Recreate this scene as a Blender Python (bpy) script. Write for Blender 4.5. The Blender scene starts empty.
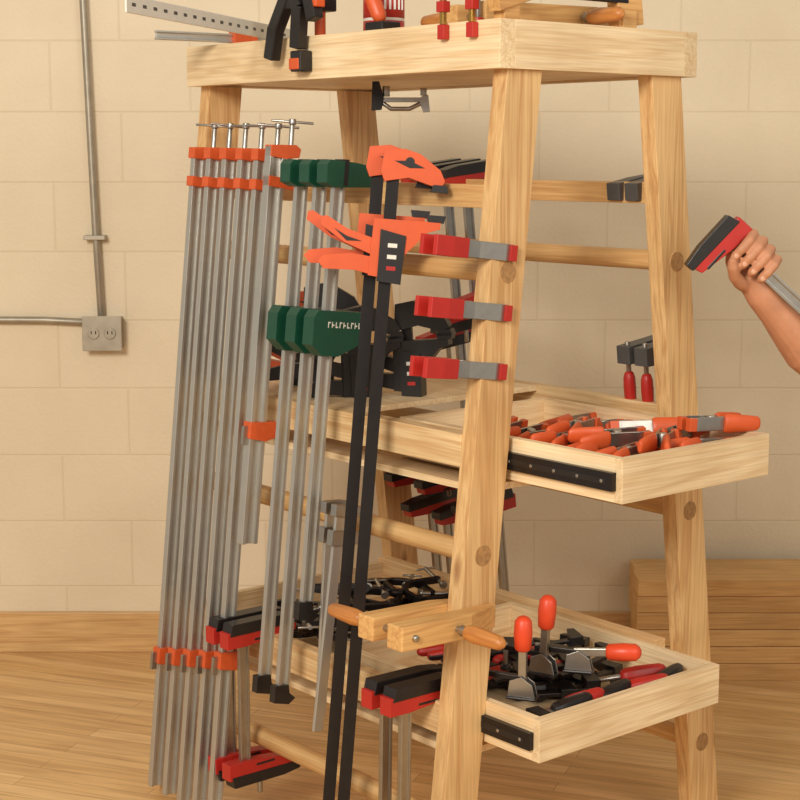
import bpy, bmesh, math, random
from mathutils import Vector, Matrix
random.seed(7)
V=Vector
scn=bpy.context.scene
scn.view_settings.view_transform='Standard'
# ---------------------------------------------------------------- materials
def newmat(name):
    m=bpy.data.materials.new(name); m.use_nodes=True
    nt=m.node_tree; b=nt.nodes['Principled BSDF']
    return m,nt,b
def rgb(r,g,b_):
    def c(x):
        x/=255.
        return x/12.92 if x<=.04045 else ((x+.055)/1.055)**2.4
    return (c(r),c(g),c(b_),1)
def plain(name,col,rough=.5,metal=0.,var=.08,scale=40,bump=0.):
    m,nt,b=newmat(name)
    n=nt.nodes.new('ShaderNodeTexNoise'); n.inputs['Scale'].default_value=scale; n.inputs['Detail'].default_value=4
    tc=nt.nodes.new('ShaderNodeTexCoord'); nt.links.new(tc.outputs['Object'],n.inputs['Vector'])
    r=nt.nodes.new('ShaderNodeValToRGB')
    c=rgb(*col)
    r.color_ramp.elements[0].position=.3; r.color_ramp.elements[1].position=.7
    r.color_ramp.elements[0].color=tuple(x*(1-var) for x in c[:3])+(1,)
    r.color_ramp.elements[1].color=tuple(min(1,x*(1+var)) for x in c[:3])+(1,)
    nt.links.new(n.outputs['Fac'],r.inputs['Fac']); nt.links.new(r.outputs['Color'],b.inputs['Base Color'])
    b.inputs['Roughness'].default_value=rough; b.inputs['Metallic'].default_value=metal
    if bump:
        bp=nt.nodes.new('ShaderNodeBump'); bp.inputs['Strength'].default_value=bump; bp.inputs['Distance'].default_value=.002
        nt.links.new(n.outputs['Fac'],bp.inputs['Height']); nt.links.new(bp.outputs['Normal'],b.inputs['Normal'])
    return m
def wood(name,axis,light,dark,rough=.5,knots=True,gs=1.0):
    m,nt,b=newmat(name); N=nt.nodes; L=nt.links
    tc=N.new('ShaderNodeTexCoord'); geo=N.new('ShaderNodeNewGeometry')
    mul=N.new('ShaderNodeMath'); mul.operation='MULTIPLY'; mul.inputs[1].default_value=37.
    L.new(geo.outputs['Random Per Island'],mul.inputs[0])
    add=N.new('ShaderNodeVectorMath'); add.operation='ADD'
    L.new(tc.outputs['Object'],add.inputs[0]); L.new(mul.outputs[0],add.inputs[1])
    mp=N.new('ShaderNodeMapping'); L.new(add.outputs[0],mp.inputs['Vector'])
    s=[26*gs,26*gs,26*gs]; s[axis]=1.3*gs; mp.inputs['Scale'].default_value=s
    n=N.new('ShaderNodeTexNoise'); n.inputs['Scale'].default_value=1.; n.inputs['Detail'].default_value=3; n.inputs['Distortion'].default_value=.6
    L.new(mp.outputs[0],n.inputs['Vector'])
    sn=N.new('ShaderNodeMath'); sn.operation='MULTIPLY'; sn.inputs[1].default_value=30; L.new(n.outputs['Fac'],sn.inputs[0])
    si=N.new('ShaderNodeMath'); si.operation='SINE'; L.new(sn.outputs[0],si.inputs[0])
    mr=N.new('ShaderNodeMapRange'); mr.inputs[1].default_value=-1; mr.inputs[2].default_value=1; L.new(si.outputs[0],mr.inputs[0])
    pw=N.new('ShaderNodeMath'); pw.operation='POWER'; pw.inputs[1].default_value=2.0; L.new(mr.outputs[0],pw.inputs[0])
    mix=N.new('ShaderNodeMix'); mix.data_type='RGBA'; mix.inputs[6].default_value=rgb(*light); mix.inputs[7].default_value=rgb(*dark)
    k=N.new('ShaderNodeMath'); k.operation='MULTIPLY'; k.inputs[1].default_value=.55; L.new(pw.outputs[0],k.inputs[0])
    L.new(k.outputs[0],mix.inputs[0])
    last=mix.outputs[2]
    def mult(last,scale3,lo,hi,p0,p1,det=2):
        mpx=N.new('ShaderNodeMapping'); mpx.inputs['Scale'].default_value=scale3; L.new(add.outputs[0],mpx.inputs['Vector'])
        n2=N.new('ShaderNodeTexNoise'); n2.inputs['Scale'].default_value=1; n2.inputs['Detail'].default_value=det; L.new(mpx.outputs[0],n2.inputs['Vector'])
        mix2=N.new('ShaderNodeMix'); mix2.data_type='RGBA'; mix2.blend_type='MULTIPLY'
        r2=N.new('ShaderNodeValToRGB'); r2.color_ramp.elements[0].color=lo; r2.color_ramp.elements[1].color=hi
        r2.color_ramp.elements[0].position=p0; r2.color_ramp.elements[1].position=p1
        L.new(n2.outputs['Fac'],r2.inputs['Fac']); mix2.inputs[0].default_value=1
        L.new(last,mix2.inputs[6]); L.new(r2.outputs['Color'],mix2.inputs[7]); return mix2.outputs[2]
    last=mult(last,(5,5,5),(.86,.81,.75,1),(1.05,1.04,1.03,1),.3,.65)
    s=[260,260,260]; s[axis]=7
    last=mult(last,s,(.88,.84,.80,1),(1.04,1.04,1.04,1),.35,.6,4)
    hs=N.new('ShaderNodeHueSaturation'); vr=N.new('ShaderNodeMapRange'); vr.inputs[3].default_value=.92; vr.inputs[4].default_value=1.08
    L.new(geo.outputs['Random Per Island'],vr.inputs[0]); L.new(vr.outputs[0],hs.inputs['Value']); L.new(last,hs.inputs['Color']); last=hs.outputs['Color']
    if knots:
        mp2=N.new('ShaderNodeMapping'); s2=[9,9,9]; s2[axis]=3.2; mp2.inputs['Scale'].default_value=s2; L.new(add.outputs[0],mp2.inputs['Vector'])
        vo=N.new('ShaderNodeTexVoronoi'); vo.inputs['Scale'].default_value=1.; L.new(mp2.outputs[0],vo.inputs['Vector'])
        rk=N.new('ShaderNodeValToRGB'); rk.color_ramp.elements[0].position=.06; rk.color_ramp.elements[0].color=(1,1,1,1); rk.color_ramp.elements[1].position=.15; rk.color_ramp.elements[1].color=(0,0,0,1)
        L.new(vo.outputs['Distance'],rk.inputs['Fac'])
        mk=N.new('ShaderNodeMix'); mk.data_type='RGBA'; L.new(rk.outputs['Color'],mk.inputs[0]); L.new(last,mk.inputs[6]); mk.inputs[7].default_value=rgb(140,85,45)
        last=mk.outputs[2]
    L.new(last,b.inputs['Base Color']); b.inputs['Roughness'].default_value=rough
    return m
PL=(236,206,156); PD=(204,154,98)
WX=wood('pine_x',0,PL,PD); WZ=wood('pine_z',2,(228,190,134),(190,136,80))
DW=wood('dowel_wood',0,(222,182,124),(196,146,90),.45,False)
BW=wood('birch_light_x',0,(242,219,178),(222,188,138),.5,False); BWY=wood('birch_light_y',1,(242,219,178),(222,188,138),.5,False)
STK=wood('lumber_x',0,(218,174,112),(198,148,88),.5,True)
HSW=wood('maple_y',1,(222,176,112),(190,136,78),.5,False)
HND=wood('turned_handle_x',0,(208,140,74),(180,110,54),.4,False)
PLUG=plain('endgrain_plug',(168,126,78),.6,0,.25,120)
ALU=plain('aluminium',(200,198,190),.42,.85,.03,30)
STEEL=plain('steel',(174,170,162),.34,.95,.06,60)
BRASS=plain('brass_steel',(190,150,80),.3,.9,.08,60)
ORG=plain('orange_plastic',(212,88,40),.42,0,.05,30)
ORG2=plain('orange_casting',(212,90,42),.5,0,.08,60)
REDO=plain('red_orange_grip',(224,74,38),.4,0,.05,30)
RED=plain('red_plastic',(182,40,32),.42,0,.05,30)
BLK=plain('black_plastic',(30,26,25),.4,0,.15,50)
BLKM=plain('black_steel',(38,33,32),.32,.4,.1,50)
GRN=plain('green_plastic',(18,72,52),.4,0,.08,40)
WHT=plain('white_print',(225,222,210),.5,0,.03,40)
GALV=plain('galvanised_steel',(168,158,140),.45,.6,.12,25)
GREY=plain('grey_plastic',(78,76,74),.5,0,.08,40)
SKIN=plain('skin',(196,136,100),.5,0,.1,30)
SKINB=SKIN.node_tree.nodes['Principled BSDF']; SKINB.inputs['Subsurface Weight'].default_value=.08; SKINB.inputs['Subsurface Radius'].default_value=(.01,.004,.002)
NAIL=plain('nail',(214,160,128),.35,0,.03,30)
SHIRT=plain('black_cotton',(28,27,28),.85,0,.2,200,.3)
JEAN=plain('denim',(48,62,88),.85,0,.25,250,.3)
HAIR=plain('brown_hair',(62,42,28),.7,0,.3,120,.5)
SHOE=plain('boot_leather',(70,48,32),.6,0,.2,60)
# ---------------------------------------------------------------- mesh builder
def basis(d):
    d=d.normalized(); a=V((0,0,1)) if abs(d.z)<.9 else V((1,0,0))
    x=a.cross(d).normalized(); y=d.cross(x).normalized(); return x,y,d
class MB:
    def __init__(s): s.v=[];s.f=[];s.m=[];s.s=[];s.mats=[]; s.T=Matrix.Identity(4)
    def add(s,vs,fs,mat,smooth=False):
        if mat not in s.mats: s.mats.append(mat)
        mi=s.mats.index(mat); o=len(s.v)
        s.v+=[s.T@V(v) for v in vs]
        for f in fs: s.f.append([o+i for i in f]); s.m.append(mi); s.s.append(smooth)
    def hexa(s,vs,mat): s.add(vs,[(0,3,2,1),(4,5,6,7),(0,1,5,4),(1,2,6,5),(2,3,7,6),(3,0,4,7)],mat)
    def box(s,lo,hi,mat):
        (a,b,c),(d,e,f)=lo,hi
        s.hexa([(a,b,c),(d,b,c),(d,e,c),(a,e,c),(a,b,f),(d,b,f),(d,e,f),(a,e,f)],mat)
    def bar(s,p0,p1,w,h,mat,side=None):
        p0=V(p0);p1=V(p1);d=(p1-p0).normalized()
        if side is None: x,y,_=basis(d)
        else:
            x=V(side); x=(x-d*x.dot(d)).normalized(); y=d.cross(x)
        q=[]
        for P in (p0,p1):
            for a,b in((-1,-1),(1,-1),(1,1),(-1,1)): q.append(P+x*a*w/2+y*b*h/2)
        s.hexa(q,mat)
    def ring(s,rings,mat,cap=True,smooth=True):
        n=len(rings[0]); vs=[p for r in rings for p in r]; fs=[]
        for i in range(len(rings)-1):
            for j in range(n):
                k=(j+1)%n; fs.append((i*n+j,i*n+k,(i+1)*n+k,(i+1)*n+j))
        o=len(s.v); s.add(vs,fs,mat,smooth)
        if cap:
            mi=s.mats.index(mat)
            s.f.append([o+j for j in range(n)][::-1]); s.m.append(mi); s.s.append(False)
            b=o+(len(rings)-1)*n
            s.f.append([b+j for j in range(n)]); s.m.append(mi); s.s.append(False)
    def cyl(s,p0,p1,r0,mat,r1=None,n=16):
        s.lathe(p0,p1,[(0,r0),(1,r0 if r1 is None else r1)],mat,n)
    def lathe(s,p0,p1,prof,mat,n=16,sx=1.,sy=1.):
        p0=V(p0);p1=V(p1);x,y,d=basis(p1-p0)
        R=[]
        for t,r in prof:
            c=p0.lerp(p1,t)
            R.append([c+x*math.cos(2*math.pi*j/n)*r*sx+y*math.sin(2*math.pi*j/n)*r*sy for j in range(n)])
        s.ring(R,mat)
    def pill(s,p0,p1,r,mat,n=14,sx=1,sy=1,flat=.9):
        s.lathe(p0,p1,[(0,r*.35),(.04,r*.72),(.14,r*.95),(.35,r),(.65,r*flat),(.86,r*flat*.9),(.96,r*flat*.62),(1,r*flat*.25)],mat,n,sx,sy)
    def ell(s,c,r,mat,n=16,M=None):
        R=[]; M=M or Matrix.Identity(3); c=V(c)
        for i in range(11):
            a=math.pi*(i*.98+.1)/10; 
            R.append([c+M@V((r[0]*math.sin(a)*math.cos(2*math.pi*j/n),r[1]*math.sin(a)*math.sin(2*math.pi*j/n),r[2]*math.cos(a))) for j in range(n)])
        s.ring(R,mat)
    def tube(s,pts,r,mat,n=10,closed=False):
        pts=[V(p) for p in pts]; R=[]; rr=r if isinstance(r,(list,tuple)) else [r]*len(pts)
        x=None
        for i,c in enumerate(pts):
            d=(pts[min(i+1,len(pts)-1)]-pts[max(i-1,0)]).normalized()
            if x is None: x,y,_=basis(d)
            else:
                x=(x-d*x.dot(d)).normalized(); y=d.cross(x)
            R.append([c+x*math.cos(2*math.pi*j/n)*rr[i]+y*math.sin(2*math.pi*j/n)*rr[i] for j in range(n)])
        s.ring(R,mat)
    def prism(s,poly,t,mat,c=0.,plane='yz'):
        n=len(poly); vs=[]
        for x in (c-t/2,c+t/2):
            for a,b in poly:
                vs.append({'yz':(x,a,b),'xz':(a,x,b),'xy':(a,b,x)}[plane])
        fs=[tuple(range(n))[::-1],tuple(range(n,2*n))]+[(i,(i+1)%n,n+(i+1)%n,n+i) for i in range(n)]
        s.add(vs,fs,mat)
    def build(s,name,M=None,bevel=.0015,parent=None,remesh=None,smooth=4):
        me=bpy.data.meshes.new(name); me.from_pydata([tuple(v) for v in s.v],[],s.f)
        for m in s.mats: me.materials.append(m)
        for p,mi,sm in zip(me.polygons,s.m,s.s): p.material_index=mi; p.use_smooth=sm
        bm=bmesh.new(); bm.from_mesh(me); bmesh.ops.recalc_face_normals(bm,faces=bm.faces); bm.to_mesh(me); bm.free()
        ob=bpy.data.objects.new(name,me); bpy.context.collection.objects.link(ob)
        if remesh:
            md=ob.modifiers.new('remesh','REMESH'); md.mode='VOXEL'; md.voxel_size=remesh; md.use_smooth_shade=True
            md=ob.modifiers.new('smooth','SMOOTH'); md.iterations=smooth; md.factor=.5
        elif bevel:
            md=ob.modifiers.new('bevel','BEVEL'); md.width=bevel; md.segments=2; md.limit_method='ANGLE'; md.angle_limit=math.radians(40)
        if M is not None: ob.matrix_world=M
        if parent: ob.parent=parent
        return ob
def T(x,y,z): return Matrix.Translation((x,y,z))
def Rz(a): return Matrix.Rotation(math.radians(a),4,'Z')
def Rx(a): return Matrix.Rotation(math.radians(a),4,'X')
def Ry(a): return Matrix.Rotation(math.radians(a),4,'Y')
I4=Matrix.Identity(4)
MR=T(.1816,2.97,0)@Rz(-50)          # rack frame: -x runs away along the rack, +y across the A
# ---------------------------------------------------------------- room
def wallmat():
    m,nt,b=newmat('painted_block_wall'); N=nt.nodes;L=nt.links
    tc=N.new('ShaderNodeTexCoord'); sp=N.new('ShaderNodeSeparateXYZ'); cb=N.new('ShaderNodeCombineXYZ')
    L.new(tc.outputs['Object'],sp.inputs[0]); L.new(sp.outputs['X'],cb.inputs['X']); L.new(sp.outputs['Z'],cb.inputs['Y'])
    br=N.new('ShaderNodeTexBrick'); br.inputs['Scale'].default_value=1; br.inputs['Brick Width'].default_value=.406; br.inputs['Row Height'].default_value=.203
    br.inputs['Mortar Size'].default_value=.004; br.inputs['Mortar Smooth'].default_value=.8
    br.inputs['Color1'].default_value=rgb(229,212,180); br.inputs['Color2'].default_value=rgb(231,214,183); br.inputs['Mortar'].default_value=rgb(223,205,172)
    L.new(cb.outputs[0],br.inputs['Vector'])
    n=N.new('ShaderNodeTexNoise'); n.inputs['Scale'].default_value=3; n.inputs['Detail'].default_value=6; L.new(cb.outputs[0],n.inputs['Vector'])
    r=N.new('ShaderNodeValToRGB'); r.color_ramp.elements[0].color=(.94,.92,.90,1); r.color_ramp.elements[1].color=(1.03,1.03,1.03,1); r.color_ramp.elements[0].position=.3;r.color_ramp.elements[1].position=.7
    L.new(n.outputs['Fac'],r.inputs['Fac'])
    mx=N.new('ShaderNodeMix'); mx.data_type='RGBA'; mx.blend_type='MULTIPLY'; mx.inputs[0].default_value=1
    L.new(br.outputs['Color'],mx.inputs[6]); L.new(r.outputs['Color'],mx.inputs[7]); L.new(mx.outputs[2],b.inputs['Base Color'])
    n3=N.new('ShaderNodeTexNoise'); n3.inputs['Scale'].default_value=90; n3.inputs['Detail'].default_value=5; L.new(cb.outputs[0],n3.inputs['Vector'])
    ad=N.new('ShaderNodeMath'); ad.operation='MULTIPLY_ADD'; ad.inputs[1].default_value=-1.0; L.new(br.outputs['Fac'],ad.inputs[0]); L.new(n3.outputs['Fac'],ad.inputs[2])
    bp=N.new('ShaderNodeBump'); bp.inputs['Strength'].default_value=.3; bp.inputs['Distance'].default_value=.004; L.new(ad.outputs[0],bp.inputs['Height']); L.new(bp.outputs['Normal'],b.inputs['Normal'])
    b.inputs['Roughness'].default_value=.6
    return m
def floormat():
    m,nt,b=newmat('oak_strip_floor'); N=nt.nodes;L=nt.links
    tc=N.new('ShaderNodeTexCoord'); mp=N.new('ShaderNodeMapping'); mp.inputs['Rotation'].default_value=(0,0,math.radians(20)); L.new(tc.outputs['Object'],mp.inputs['Vector'])
    br=N.new('ShaderNodeTexBrick'); br.inputs['Scale'].default_value=1; br.inputs['Brick Width'].default_value=.9; br.inputs['Row Height'].default_value=.058; br.offset=.37
    br.inputs['Mortar Size'].default_value=.0008; br.inputs['Color1'].default_value=rgb(228,188,132); br.inputs['Color2'].default_value=rgb(212,168,110); br.inputs['Mortar'].default_value=rgb(160,118,72)
    L.new(mp.outputs[0],br.inputs['Vector'])
    m2=N.new('ShaderNodeMapping'); m2.inputs['Scale'].default_value=(3,45,1); L.new(mp.outputs[0],m2.inputs['Vector'])
    n=N.new('ShaderNodeTexNoise'); n.inputs['Scale'].default_value=1; n.inputs['Detail'].default_value=5; n.inputs['Distortion'].default_value=1.; L.new(m2.outputs[0],n.inputs['Vector'])
    r=N.new('ShaderNodeValToRGB'); r.color_ramp.elements[0].color=(.82,.76,.68,1); r.color_ramp.elements[1].color=(1.06,1.06,1.04,1); r.color_ramp.elements[0].position=.35;r.color_ramp.elements[1].position=.6
    L.new(n.outputs['Fac'],r.inputs['Fac'])
    mx=N.new('ShaderNodeMix'); mx.data_type='RGBA'; mx.blend_type='MULTIPLY'; mx.inputs[0].default_value=1
    L.new(br.outputs['Color'],mx.inputs[6]); L.new(r.outputs['Color'],mx.inputs[7]); L.new(mx.outputs[2],b.inputs['Base Color'])
    b.inputs['Roughness'].default_value=.38
    return m
b=MB(); b.box((-3.5,-.1,-.02),(3.5,.1,3.2),wallmat()); b.build('wall_back',T(0,4.83,0),0)
b=MB(); b.box((-3.5,-3.2,-.05),(3.5,4.73,0),floormat()); b.build('floor',None,0)
b=MB(); b.box((-3.5,4.712,0),(3.5,4.73,.125),DW); b.build('baseboard_back',None,.003)
b=MB()
b.tube([(-.935,4.705,3.2),(-.915,4.705,2.2),(-.892,4.705,1.3),(-.882,4.71,1.02)],.0105,GALV)
b.tube([(-3.5,4.712,1.02),(-1.4,4.712,1.02),(-1.05,4.712,1.018),(-.93,4.712,1.012)],.0105,GALV)
b.box((-.93,4.68,.935),(-.822,4.73,1.028),GALV)
b.box((-.934,4.676,.93),(-.818,4.681,1.033),GALV)
for x in(-.9,-.852):
    b.cyl((x,4.677,.982),(x,4.672,.982),.017,GALV); b.box((x-.008,4.670,.98),(x-.005,4.673,.99),BLK); b.box((x+.005,4.670,.98),(x+.008,4.673,.99),BLK)
b.box((-.925,4.69,1.255),(-.862,4.728,1.268),GALV)
b.build('electrical_conduit_outlet')
b=MB(); z=0
for i in range(6):
    h=.049; x0=.685+random.uniform(-.005,.008); y0=4.45+random.uniform(-.004,.006)
    b.box((x0,y0,z),(3.2,y0+.12,z+h),STK); b.box((x0+.01,y0+.125,z),(3.2,y0+.24,z+h),STK); z+=h+.001
b.build('lumber_stack',None,.003)
# ---------------------------------------------------------------- rack
b=MB()
H=1.657
def leg(x0,x1,yt0,yt1,sl,mat=WZ):
    d=sl*H
    b.hexa([(x0,yt0+d,0),(x1,yt0+d,0),(x1,yt1+d,0),(x0,yt1+d,0),(x0,yt0,H),(x1,yt0,H),(x1,yt1,H),(x0,yt1,H)],mat)
SF,SB=-.108,.12
for x in((-.05,-.012),(-1.04,-1.002)):
    leg(x[0],x[1],.032,.121,SF); leg(x[0],x[1],.43,.519,SB)
def yf(z): return .0765+SF*(H-z)
def yb(z): return .4745+SB*(H-z)
b.box((-1.05,0,H),(0,.038,H+.089),BW); b.box((-1.05,.514,H),(0,.552,H+.089),BW)
b.box((-.038,.038,H),(0,.514,H+.089),BWY); b.box((-1.05,.038,H),(-1.012,.514,H+.089),BWY)
b.box((-1.012,.038,H+.07),(-.038,.514,H+.086),BW); b.box((-1.012,.038,H+.004),(-.038,.514,H+.02),BW)
for y in (yf(1.423),yb(1.423)): b.box((-1.05,y-.016,1.401),(-.02,y+.016,1.445),DW)
for z in (1.283,.747,.213):
    for y in (yf(z),yb(z)):
        b.cyl((-1.048,y,z),(-.0115,y,z),.021,DW,n=24); b.cyl((-.0125,y,z),(-.0105,y,z),.0205,PLUG,n=24)
b.box((-1.002,-.045,.915),(-.05,-.012,.978),WX)
b.box((-1.002,.525,.915),(-.05,.558,.978),WX)
b.box((-1.0,-.012,.862),(-.03,.525,.876),BW)
b.box((-1.0,-.012,.966),(-.42,.525,.978),BW)
b.box((-1.002,-.09,.395),(-.05,-.06,.46),WX)
b.box((-1.002,.53,.395),(-.05,.56,.46),WX)
b.box((-1.0,-.06,.345),(-.03,.53,.359),BW); b.box((-1.002,-.06,.359),(-.985,.53,.45),BWY)
b.build('clamp_rack',MR,.003)
def drawer(name,xn,y0,y1,z0,z1,L):
    b=MB(); t=.019
    b.box((xn-t,y0,z0),(xn,y1,z1),BWY); b.box((xn-L,y0,z0),(xn-L+t,y1,z1),BWY)
    b.box((xn-L+t,y0,z0),(xn-t,y0+t,z1),BW); b.box((xn-L+t,y1-t,z0),(xn-t,y1,z1),BW)
    b.box((xn-L+t,y0+t,z0+.006),(xn-t,y1-t,z0+.014),BW)
    zc=(z0+z1)/2-.002
    for y,sg in ((y0-.006,-1),(y1+.006,1)):
        b.box((xn-L,y-.006,zc-.017),(xn-.015,y+.006,zc+.017),BLKM)
        b.box((xn-L,y-.007,zc-.006),(xn-.03,y+.007,zc+.006),BLK)
        for k in range(5): b.cyl((xn-.04-k*.06,y+sg*.0065,zc),(xn-.04-k*.06,y+sg*.008,zc),.0035,STEEL,n=10)
    return b.build(name,MR,.002)
drawer('drawer',.265,.06,.482,.881,.963,.62)
drawer('drawer',.135,-.010,.515,.373,.456,.62)
# ---------------------------------------------------------------- clamps
def MFr(x,y,z,tilt=-6.0,yaw=0.): return MR@T(x,y,z)@Rx(tilt)@Rz(yaw)
def ibar(b,x,y,z0,z1,w,d,mat,web=.3):
    w2=w/2;d2=d/2;f=.24*d;wb=w*web/2
    poly=[(-w2,-d2),(w2,-d2),(w2,-d2+f),(wb,-d2+f),(wb,d2-f),(w2,d2-f),(w2,d2),(-w2,d2),(-w2,d2-f),(-wb,d2-f),(-wb,-d2+f),(-w2,-d2+f)]
    b.ring([[V((x+p,y+q,z0)) for p,q in poly],[V((x+p,y+q,z1)) for p,q in poly]],mat,True,False)
def alu_clamp(M,L,sl,w=.016,d=.031,ang=0):
    b=MB(); ibar(b,0,0,-L,0,w,d,ALU)
    b.prism([(-.02,.002),(-.02,-.022),(.02,-.024),(.055,-.018),(.058,.0),(.045,.008)],.024,ORG2)
    b.cyl((0,.038,.05),(0,.038,-.07),.0055,STEEL)
    b.cyl((0,.038,.05),(0,.038,.062),.008,STEEL)
    b.T=T(0,.038,.056)@Rz(ang); b.cyl((-.045,0,0),(.045,0,0),.003,STEEL,n=8); b.T=I4
    b.prism([(-.02,-.062),(-.02,-.084),(.05,-.088),(.056,-.066)],.024,ORG2)
    b.prism([(-.022,-sl),(-.022,-sl-.036),(.02,-sl-.042),(.046,-sl-.034),(.052,-sl)],.028,ORG2)
    b.box((-.004,-.034,-sl-.05),(.004,-.02,-sl-.01),STEEL)
    b.build('aluminum_bar_clamp',M)
for i,x in enumerate((-.93,-.868,-.806,-.744,-.684)):
    alu_clamp(MFr(x,-.048,1.514-.001*i),1.475,1.145-.013*i,ang=random.uniform(0,90))
alu_clamp(MFr(-.63,-.05,1.518),.85,.585,.022,.04,ang=50)
def green_clamp(M,L,sl):
    b=MB(); ibar(b,0,0,-L,0,.012,.028,ALU)
    b.prism([(-.036,.008),(-.044,-.002),(-.042,-.038),(-.02,-.046),(.092,-.036),(.096,-.03),(.096,.002),(.03,.008)],.034,GRN)
    b.box((-.018,.0,-.04),(.018,.01,.012),BLK)
    b.prism([(-.038,-sl),(-.048,-sl-.015),(-.048,-sl-.07),(-.02,-sl-.092),(.02,-sl-.092),(.088,-sl-.06),(.096,-sl-.03),(.096,-sl)],.034,GRN)
    for k in range(9):
        y=-.012+k*.0098
        b.box((.0172,y,-sl-.034),(.0177,y+.0022,-sl-.022),WHT)
        b.box((.0172,y+.0022,-sl-(.025,.030,.034)[k%3]),(.0177,y+.0064,-sl-(.022,.027,.031)[k%3]),WHT)
    b.cyl((0,.05,-sl-.06),(0,.05,-sl-.085),.006,STEEL)
    b.prism([(-.024,-L+.03),(-.024,-L-.006),(.014,-L-.012),(.03,-L),(.014,-L+.012),(.01,-L+.03)],.018,BLK)
    b.build('parallel_jaw_clamp',M,.001)
for x,L in ((-.53,1.105),(-.465,1.11),(-.405,.92)): green_clamp(MFr(x,-.055,1.48),L,.292)
def trigger_clamp(M,L,body=ORG,z=-.15,name='trigger_bar_clamp'):
    b=MB(); b.box((-.004,-.012,-L),(.004,.012,.02),BLKM)
    b.prism([(-.02,.03),(-.024,-.01),(-.016,-.028),(.03,-.018),(.075,-.03),(.095,-.03),(.1,-.02),(.09,.0),(.05,.028),(.02,.036)],.026,body)
    b.prism([(.078,-.028),(.074,-.042),(.108,-.042),(.104,-.028)],.03,BLK)
    b.cyl((.0,.03,.012),(.014,.03,.012),.009,BLK)
    b.prism([(.0,.012),(.03,.014),(.06,.002),(.03,.0)],.0275,BLK)
    b.prism([(-.03,z+.05),(-.034,z-.06),(.022,z-.066),(.03,z-.02),(.075,z+.03),(.098,z+.038),(.098,z+.052),(.03,z+.05)],.03,body)
    b.prism([(.074,z+.05),(.07,z+.064),(.108,z+.064),(.104,z+.05)],.03,BLK)
    b.prism([(-.016,z+.03),(-.016,z-.07),(.03,z-.074),(.034,z+.02)],.036,BLK)
    for k in range(3): b.box((.0182,.0,z-.048+k*.022),(.0187,.018,z-.040+k*.022),WHT if k else RED)
    b.prism([(-.03,z+.012),(-.08,z+.026),(-.12,z+.048),(-.13,z+.046),(-.132,z+.03),(-.085,z+.0),(-.03,z-.02)],.024,body)
    b.prism([(-.05,z+.004),(-.08,z+.012),(-.105,z+.025),(-.08,z+.003)],.026,BLK)
    b.prism([(-.03,z-.024),(-.07,z-.02),(-.122,z-.028),(-.132,z-.04),(-.12,z-.054),(-.06,z-.052),(-.03,z-.058)],.024,body)
    b.box((-.008,-.016,-L),(.008,.016,-L+.02),BLK)
    return b.build(name,M,.004)
trigger_clamp(MFr(-.285,-.052,1.485,yaw=-38),1.37)
trigger_clamp(MFr(-.232,-.058,1.477,yaw=-38),1.41)
trigger_clamp(MR@T(-.50,.20,1.15)@Rz(-60)@Rx(4),.17,BLK,-.10)
trigger_clamp(MR@T(-.56,.10,1.14)@Rz(-30)@Rx(4),.16,BLK,-.10)
trigger_clamp(MR@T(-.70,.10,1.18)@Rz(-40)@Rx(4),.20,BLK,-.12)
trigger_clamp(MR@T(-.78,.12,1.16)@Rz(-55)@Rx(-4),.18,ORG,-.11)
def K_clamp(M,L,sl,name='steel_parallel_clamp',y0=-.05,y1=.135):
    b=MB(); ibar(b,0,0,-L,0,.011,.026,STEEL,.5)
    def jaw(z,s):
        b.prism([(y0,z),(y0,z-.036*s),(y0+.05,z-.036*s),(y1-.005,z-.022*s),(y1,z)],.032,RED)
        b.prism([(y0+.012,z+.018*s),(y0+.006,z-.008*s),(y1+.004,z-.006*s),(y1+.004,z+.012*s),(y1-.04,z+.018*s)],.035,BLK)
        b.box((-.0165,.02,z-.024*s-.003),(.0165,.07,z-.024*s+.003),BLK)
    jaw(-.012,1); jaw(-sl,-1 if sl>.2 else 1)
    b.cyl((0,.04,-sl-.0),(0,.04,-sl-.05),.006,STEEL)
    return b.build(name,M,.002)
for x in (-.69,-.635): K_clamp(MFr(x,-.15,.495,0),.36,.345)
for x in (-.142,-.085): K_clamp(MFr(x,-.152,.497,-1),.44,.38)
def MBk(x,y,z): return MR@T(x,y,z)@Rx(6.8)@Rz(180)
for i,x in enumerate((-.64,-.71,-.78)): K_clamp(MBk(x,.56,1.482),.66,.33+.05*i)
for x,z,s in ((-.96,.82,.13),(-.90,.81,.19),(-.84,.82,.13),(-.78,.81,.19),(-.70,.80,.15)): K_clamp(MBk(x,.65,z),.5,s)
def F_clamp(M,L,sl,jc=GREY,hc=RED,bc=STEEL,bw=.008,bd=.024,jl=.11,hl=.11,jt=.03,jw=.026,name='f_clamp'):
    b=MB(); b.box((-bw/2,-bd/2,-L),(bw/2,bd/2,.0),bc)
    b.prism([(-bd*.8,.006),(-bd*.8,-jt),(jl*.7,-jt-.004),(jl,-jt),(jl,.002),(jl*.5,.006)],jw,jc)
    b.prism([(-bd*.9,-sl+.014),(-bd*.9,-sl-jt),(bd,-sl-jt),(jl,-sl-jt*.8),(jl,-sl+.012)],jw,jc)
    if hl>.03:
        b.cyl((0,jl-.016,-sl+.02),(0,jl-.016,-sl-.05),.0055,STEEL)
        b.pill((0,jl-.016,-sl-.045),(0,jl-.016,-sl-.045-hl),.014,hc,8)
    return b.build(name,M,.0015)
for x in (-.10,-.15): F_clamp(MBk(x,.60,1.455),.75,.36,jt=.034,jw=.036,jl=.13)
F_clamp(MFr(-.37,-.11,.80,-4),.44,.06,STEEL,HND,ALU,.008,.024,.05,.02,.018,.018)
F_clamp(MFr(-.33,-.115,.80,-8),.46,.06,STEEL,HND,ALU,.008,.024,.05,.02,.018,.018)
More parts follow.
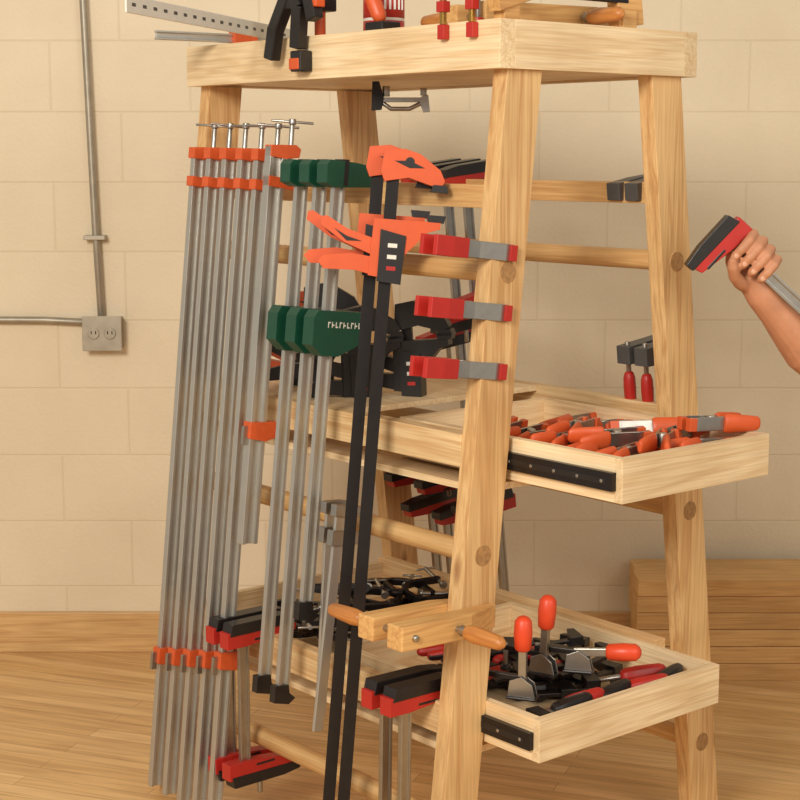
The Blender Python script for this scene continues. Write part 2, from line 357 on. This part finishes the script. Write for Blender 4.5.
def spring(b,M,hc=RED,tc=RED,L=.13,jl=.09,op=.024,hh=.034,hs=.02,flat=False):
    b.T=M
    for s in (1,-1):
        b.prism([(s*.014,-.004),(s*(op+.004),jl-.02),(s*(op+.002),jl),(s*op,jl),(s*(op),jl-.02),(s*.008,-.03),(s*.011,-.06),(s*.016,-.06),(s*.013,-.03)],hh*.8,STEEL,0,'xy')
        b.prism([(s*(op-.006),jl-.008),(s*(op-.006),jl+.006),(s*(op+.008),jl+.006),(s*(op+.008),jl-.012)],hh*.75,tc,0,'xy')
        b.T=M@T(s*.012,-.035,0)@Rz(s*hs*400)
        if flat: b.prism([(-.006,0),(.006,0),(.008,-L*.5),(.005,-L),(-.005,-L),(-.008,-L*.5)],hh*.92,hc,0,'xy')
        else: b.lathe((0,0,0),(s*.004,-L,0),[(0,hh*.50),(.1,hh*.56),(.6,hh*.5),(.93,hh*.42),(1,hh*.28)],hc,14,.45,1.0)
        b.T=M
    b.cyl((0,-.012,-hh*.42),(0,-.012,hh*.42),.009,STEEL)
    b.T=I4
for z in (1.327,1.215,1.105):
    b=MB(); y=yf(z)-.0445
    spring(b,I4,RED,RED,.085,.072,.022,.040,.012,True); b.build('spring_clamp',MR@T(-.031,y-.022,z)@Rx(-7),.003)
# two rows of orange spring clamps laid side by side in the middle drawer
b=MB()
for i in range(10):
    for r in (0,1):
        x=.205-.043*i+random.uniform(-.006,.006)
        M=T(x,(.20,.365)[r]+random.uniform(-.012,.012),.925+.020*((i+r)%2))@Rz((188,8)[(i+r)%2]+random.uniform(-14,14))@Rx(random.uniform(-4,4))@Ry(random.uniform(-20,20))
        spring(b,M,ORG,ORG,.066,.048,.012,.036,.02)
for k,(x,y,a) in enumerate(((.17,.28,30),(.10,.24,-20),(.05,.33,150),(-.03,.26,20),(.14,.36,200))):
    spring(b,T(x,y,.962)@Rz(a)@Ry(10*(k%3)),ORG,ORG,.07,.048,.012,.034,.02)
spring(b,T(.19,.38,.985)@Rz(170)@Rx(3),ORG,ORG,.08,.05,.012,.034,.02)
b.build('spring_clamp_pile',MR,.001)
def handscrew(M,Lj=.25,gap=.066,name='wooden_handscrew_clamp'):
    b=MB()
    for s in (1,-1):
        c=s*(gap/2+.0)
        b.add([],[],HSW)
        x0,x1=(c-.022,c+.022)
        if s>0: pl=[(x0,0),(x0+.014,0),(x1,-.09),(x1,-Lj),(x0,-Lj)]
        else: pl=[(x1,0),(x1-.014,0),(x0,-.09),(x0,-Lj),(x1,-Lj)]
        b.prism(pl,.046,HSW,0,'xy')
    for y,s in ((-.125,1),(-Lj+.03,-1)):
        b.cyl((-s*(gap/2+.03),y,0),(s*(gap/2+.055),y,0),.0065,STEEL,n=12)
        b.cyl((s*(gap/2+.03),y,0),(s*(gap/2+.052),y,0),.011,STEEL,.009,12)
        b.lathe((s*(gap/2+.045),y,0),(s*(gap/2+.145),y,0),[(0,.011),(.06,.014),(.25,.0165),(.6,.015),(.9,.013),(1,.007)],HND,16)
    return b.build(name,M,.003)
handscrew(MR@T(-.031,.0,.628)@Rx(-2),.26,.084)
handscrew(MR@T(-.16,.46,1.770)@Rz(-8),.36,.10)
# ---------------------------------------------------------------- lower drawer contents
def toggle(name,M,ang):
    b=MB()
    b.box((-.03,-.018,0),(.03,.018,.004),BLKM)
    for s in(-1,1): b.prism([(-.028,.004),(.028,.004),(.022,.03),(.0,.045),(-.024,.035)],.003,STEEL,s*.010,'xz')
    b.T=T(0,0,.04)@Ry(ang)
    b.bar((0,0,-.01),(0,0,.07),.012,.016,STEEL); b.lathe((0,0,.055),(0,0,.125),[(0,.012),(.08,.0165),(.5,.0185),(.85,.017),(.96,.011),(1,.005)],REDO,16)
    b.T=T(0,0,.04); b.bar((0,0,.0),(-.09,0,.004),.014,.01,BLKM); b.cyl((-.085,0,.012),(-.085,0,-.035),.005,STEEL); b.cyl((-.085,0,-.035),(-.085,0,-.045),.011,BLK)
    b.T=I4
    return b.build(name,M,.001)
toggle('toggle_clamp',MR@T(.012,.065,.452)@Rz(30),0)
toggle('toggle_clamp',MR@T(-.035,.17,.466)@Rz(20),4)
toggle('toggle_clamp',MR@T(.01,.225,.472)@Rz(35),86)
b=MB()
for i in range(18):
    x=random.uniform(-.30,-.02); y=random.uniform(.17,.40); z=.402+.02*(i%3)
    M=T(x,y,z)@Rz(random.uniform(55,110))@Ry(random.uniform(-5,5))
    b.T=M; b.box((-.11,-.009,-.004),(.09,.009,.004),BLKM)
    b.prism([(.09,-.012),(.09,.05),(.075,.055),(.06,.01),(.06,-.012)],.02,BLK,0,'xy')
    b.prism([(-.02,-.012),(-.02,.05),(-.035,.055),(-.055,.01),(-.055,-.012)],.022,BLK,0,'xy')
    b.cyl((-.01,.042,0),(-.06,.042,0),.005,STEEL,n=10)
    b.pill((-.055,.042,0),(-.125,.042,0),.014,RED if i%3 else BLK,8)
for i,(x,y,a) in enumerate(((.05,.14,80),(.07,.22,95),(.06,.31,70),(.08,.38,100),(.0,.36,60),(.06,.10,85))):
    b.T=T(x,y,.428)@Rz(a); b.pill((0,0,0),(.10,0,.012),.018,(RED,BLK)[i%2] ,8); b.cyl((-.05,0,-.005),(0,0,0),.006,STEEL); b.box((-.08,-.03,-.014),(-.05,.014,.006),BLK)
b.T=I4
b.build('bar_clamp_pile',MR,.001)
def cclamp(b,M,s=1.,mat=BLKM):
    b.T=M@Matrix.Scale(s,4)
    pts=[(.05,-.045)]+[(.045*math.cos(a)-.02,.045*math.sin(a)) for a in [math.radians(t) for t in (-90,-120,-150,-180,-210,-240,-270)]]+[(.05,.045)]
    for i in range(len(pts)-1):
        b.bar((*pts[i],0),(*pts[i+1],0),.016,.011,mat,(0,0,1))
    b.cyl((.045,-.03,0),(.045,-.055,0),.009,mat,n=12); b.cyl((.045,.02,0),(.045,.11,0),.005,STEEL,n=10); b.cyl((.045,.012,0),(.045,.02,0),.01,STEEL,n=12)
    b.cyl((.02,.105,0),(.07,.105,0),.003,STEEL,n=8); b.T=I4
b=MB()
for i in range(26):
    M=T(random.uniform(-.88,-.60),random.uniform(.07,.40),.39+.028*(i%4))@Rz(random.uniform(0,360))@Rx(random.uniform(-14,14))
    cclamp(b,M,random.uniform(.9,1.15))
b.build('c_clamp_pile',MR,.001)
b=MB()
b.box((-.055,-.006,-.004),(.055,.006,.006),STEEL)
b.prism([(-.06,.04),(-.045,.04),(-.035,.006),(-.04,-.02),(-.062,-.022)],.018,BLKM,0,'xz')
b.prism([(.045,.008),(.06,.012),(.064,-.024),(.05,-.026),(.042,-.006)],.016,STEEL,0,'xz')
b.tube([(-.04,0,-.004),(-.02,0,-.018),(.02,0,-.018),(.045,0,-.006)],.005,STEEL)
b.cyl((-.03,-.0,.008),(-.03,0,.03),.008,STEEL); b.cyl((.05,0,.01),(.05,0,.026),.007,STEEL)
b.build('hold_down_clamp',MR@T(-.52,.20,1.6165)@Rz(50),.001)
# ---------------------------------------------------------------- things on top
Z=1.746
b=MB()
b.bar((-.49,2.93,1.768),(-.25,3.735,1.768),.004,.032,WHT,(1,0,0))
d=V((.24,.805,0)).normalized()
for k in range(18):
    c_=V((-.49,2.93,1.768))+d*(.03+k*.045); b.bar(c_-d*.009,c_+d*.009,.0046,.008,GREY,(1,0,0))
b.build('perforated_clamp_bar')
b=MB(); ibar(b,0,0,-.6,0,.012,.020,ALU); b.prism([(-.015,-.19),(-.015,-.25),(.02,-.25),(.026,-.19)],.03,ORG2)
b.build('aluminum_bar_clamp',T(-.535,3.58,1.760)@Rz(-55)@Rx(90)@Rz(180))
b=MB()
for pts,m in ((((-.67,-.03,1.70),(-.655,-.03,1.76),(-.60,-.02,1.86),(-.56,.0,1.93)),BLK),(((-.59,-.02,1.72),(-.575,-.025,1.80),(-.62,-.02,1.90),(-.66,.0,1.95)),BLK),(((-.53,-.02,1.775),(-.55,-.02,1.84),(-.58,-.01,1.92)),BLK)):
    for i in range(len(pts)-1): b.bar(pts[i],V(pts[i+1])+(V(pts[i+1])-V(pts[i])).normalized()*.006,.03,.026,m,(1,0,0))
b.box((-.60,-.034,1.672),(-.565,-.001,1.715),BLK); b.box((-.603,-.036,1.676),(-.568,-.003,1.70),ORG)
b.box((-.625,-.035,1.80),(-.585,.08,1.84),BLK); b.cyl((-.605,.05,1.80),(-.605,.05,1.746),.012,ORG)
b.box((-.545,-.03,1.80),(-.515,-.004,1.83),ORG)
b.build('heavy_spring_clamp',MR,.003)
b=MB(); b.pill((-.40,.05,1.765),(-.45,.04,1.87),.017,ORG,8); b.box((-.43,.03,1.746),(-.375,.08,1.766),BLK); b.build('trigger_bar_clamp',MR,.003)
b=MB(); R=.043
b.lathe((0,0,0),(0,0,.19),[(0,R-.004),(.02,R),(.75,R),(.80,R*.8),(.82,R*.4),(1,R*.35)],WHT,24)
b.cyl((0,0,.004),(0,0,.03),R+.0004,RED,n=24); b.cyl((0,0,.036),(0,0,.09),R+.0004,RED,n=24); b.cyl((0,0,.157),(0,0,.20),.016,RED,n=16)
for k in range(6):
    a=math.radians(-100+k*14); b.box((R*math.cos(a)-.002,R*math.sin(a)-.0015,.052),(R*math.cos(a)+.0025,R*math.sin(a)+.001,.072),WHT)
b.build('spray_can',MR@T(-.49,.13,Z)@Rz(50),0)
for x in(-.146,-.066):
    b=MB(); b.box((x-.009,-.016,1.715),(x+.009,-.001,1.742),RED); b.box((x-.005,-.014,1.742),(x+.005,-.004,1.86),BRASS)
    b.box((x-.008,-.016,1.85),(x+.008,.10,1.865),BRASS); b.box((x-.01,-.018,1.765),(x+.01,.0,1.785),RED); b.cyl((x,.08,1.85),(x,.08,1.747),.005,STEEL); b.cyl((x,.08,1.76),(x,.08,1.7465),.011,RED)
    b.build('small_bar_clamp',MR,.001)
b=MB(); b.bar((-.02,.0,1.775),(-.02,.20,1.835),.03,.034,HSW,(1,0,0)); b.bar((-.03,.33,1.79),(-.03,.40,1.80),.03,.09,HSW,(1,0,0)); b.bar((-.02,.12,1.80),(-.02,.36,1.80),.012,.014,BLKM,(1,0,0))
b.box((-.04,.34,1.746),(-.01,.38,1.78),HSW); b.box((-.04,.02,1.746),(-.01,.06,1.78),HSW); b.build('wooden_cam_clamp',MR,.002)
# ---------------------------------------------------------------- person holding a clamp
P0=V((.622,3.15,1.356)); dd=V((.745,0,-.667)).normalized(); nn=V((dd.z*-1,0,dd.x)); cc=V((0,-1,0))
yl=-nn; zl=-dd; xl=yl.cross(zl)
Mh=Matrix(((xl.x,yl.x,zl.x,P0.x),(xl.y,yl.y,zl.y,P0.y),(xl.z,yl.z,zl.z,P0.z),(0,0,0,1)))
K_clamp(Mh,.75,.62,y0=-.045,y1=.088)
def hc(s,c,n): 
    return P0+dd*(.105+(s-.1)*1.12)+cc*c*1.08+nn*n*1.12
person=bpy.data.objects.new('person',None); bpy.context.collection.objects.link(person)
b=MB()
fl=[1.0,1.08,1.02,.86]
for i in range(4):
    s=.058+.0205*i; k=fl[i]
    pts=[hc(s+.012,-.03,-.004),hc(s+.004,-.026,.018*k),hc(s,-.010,.034*k),hc(s-.001,.010,.036*k),hc(s-.002,.026,.022*k),hc(s-.002,.030,.0),hc(s-.001,.024,-.016*k),hc(s,.017,-.022*k)]
    b.tube(pts,[.011,.0114,.0112,.0104,.0106,.0096,.0092,.006],SKIN,10)
M3=Matrix((dd,nn,cc)).transposed()
b.ell(hc(.095,-.030,-.006),(.052,.040,.017),SKIN,16,M3)
b.ell(hc(.115,-.024,-.02),(.040,.032,.020),SKIN,16,M3)
b.tube([hc(.118,-.02,-.034),hc(.100,-.002,-.040),hc(.082,.014,-.040),hc(.066,.028,-.032),hc(.054,.034,-.022)],[.017,.015,.0125,.0115,.007],SKIN,12)
wr=hc(.150,-.026,-.030); el=V((.868,3.22,1.065))
b.tube([hc(.105,-.028,-.014),hc(.13,-.027,-.022),wr,wr.lerp(el,.2),wr.lerp(el,.45),wr.lerp(el,.7),el,el+V((.02,.01,.05))],[.033,.032,.031,.034,.043,.051,.049,.045],SKIN,18)
b.build('arm_and_hand',None,0,person,remesh=.0028,smooth=5)
b=MB()
for i in range(4):
    s=.058+.0205*i; k=fl[i]; b.ell(hc(s-.001,.0325,-.013*k),(.0054,.0068,.0022),NAIL,10,M3)
b.build('nails',None,0,person)
ox=.17
sh=V((1.02+.10,3.27,1.33))
b=MB()
b.tube([el+V((.006,0,.008)),el.lerp(sh,.35),el.lerp(sh,.75),sh,sh+V((.06,.08,.02))],[.056,.06,.064,.068,.062],SHIRT,18)
sh2=V((1.03+ox,3.65,1.33)); el2=V((1.08+ox,3.70,1.05))
b.tube([el2,el2.lerp(sh2,.5),sh2,sh2+V((.02,-.08,.03))],[.05,.056,.066,.06],SHIRT,18)
for z,rx,ry in ((.86,.12,.17),(.96,.115,.16),(1.06,.12,.165),(1.16,.125,.18),(1.26,.115,.185),(1.33,.085,.15)): b.ell((1.07+ox,3.46,z),(rx,ry,.09),SHIRT,20)
b.tube([(1.07+ox,3.46,1.3),(1.06+ox,3.46,1.41)],[.075,.062],SHIRT,16)
b.build('shirt',None,0,person,remesh=.009,smooth=6)
b=MB(); b.T=T(ox,0,0)
b.ell((1.07,3.46,.84),(.125,.17,.1),JEAN,20)
for s in (-1,1):
    b.tube([(1.07,3.46+s*.085,.84),(1.06,3.46+s*.09,.62),(1.045,3.46+s*.1,.45),(1.07,3.46+s*.105,.26),(1.09,3.46+s*.11,.05)],[.098,.086,.066,.062,.055],JEAN,18)
b.build('jeans',None,0,person,remesh=.01,smooth=5)
b=MB(); b.T=T(ox,0,0)
for s in (-1,1): b.ell((1.04,3.46+s*.11,.045),(.14,.048,.044),SHOE,16); b.ell((1.10,3.46+s*.11,.07),(.06,.045,.065),SHOE,16); b.box((.92,3.42+s*.11,0),(1.16,3.50+s*.11,.02),SHOE)
b.build('boots',None,0,person,remesh=.008,smooth=3)
b=MB(); b.T=T(ox,0,0); el2=V((1.08,3.70,1.05))
b.tube([(1.065,3.46,1.34),(1.05,3.46,1.46)],[.055,.052],SKIN,16)
b.ell((1.035,3.46,1.53),(.088,.07,.105),SKIN,20); b.ell((1.0,3.46,1.475),(.055,.052,.045),SKIN,16)
b.tube([(.95,3.46,1.545),(.928,3.46,1.515),(.945,3.46,1.505)],[.008,.013,.012],SKIN,10)
for s in(-1,1): b.ell((1.04,3.46+s*.072,1.525),(.02,.009,.03),SKIN,12); b.ell((.958,3.46+s*.03,1.555),(.014,.02,.008),SKIN,10)
b.ell((.953,3.46,1.478),(.01,.024,.007),SKIN,12)
b.tube([el2,(1.04,3.74,.92),(.99,3.74,.80)],[.042,.036,.026],SKIN,16); b.ell((.975,3.74,.75),(.022,.04,.05),SKIN,12)
for i in range(4): b.tube([(.97-.002*i,3.715+.02*i-.005,.73),(.96,3.712+.02*i,.68),(.968,3.714+.02*i,.655-.004*(i in(1,2)))],[.0095,.009,.0065],SKIN,10)
b.tube([(.96,3.71,.76),(.935,3.70,.73),(.93,3.70,.70)],[.012,.011,.008],SKIN,10)
b.build('head_neck_and_far_arm',None,0,person,remesh=.004,smooth=4)
b=MB(); b.T=T(ox,0,0); b.ell((1.055,3.46,1.565),(.088,.08,.092),HAIR,20); b.build('hair',None,0,person,remesh=.006,smooth=3)
b=MB(); b.T=T(ox,0,0)
for s in(-1,1): b.ell((.956,3.46+s*.03,1.54),(.008,.013,.007),WHT,12); b.ell((.950,3.46+s*.03,1.54),(.004,.006,.006),BLK,10)
b.build('eyes',None,0,person)
# ---------------------------------------------------------------- light
def area(name,loc,tgt,size,power,col):
    l=bpy.data.lights.new(name,'AREA'); l.size=size; l.energy=power; l.color=col
    o=bpy.data.objects.new(name,l); bpy.context.collection.objects.link(o); o.location=loc
    o.rotation_euler=(V(tgt)-V(loc)).to_track_quat('-Z','Y').to_euler()
area('softbox_key',(-1.6,-.6,2.9),(.1,3.6,.9),1.2,152,(1,.95,.865))
area('softbox_fill',(2.2,0,2.6),(.3,3.6,.9),1.8,45,(1,.95,.865))
w=bpy.data.worlds.new('world'); scn.world=w; w.use_nodes=True
w.node_tree.nodes['Background'].inputs[0].default_value=(1,.95,.865,1); w.node_tree.nodes['Background'].inputs[1].default_value=.45
c=bpy.data.cameras.new('camera'); c.lens=72; c.sensor_width=36; o=bpy.data.objects.new('camera',c); bpy.context.collection.objects.link(o)
o.location=(0,0,1.5); o.rotation_euler=(math.radians(90-8.7),0,0); scn.camera=o
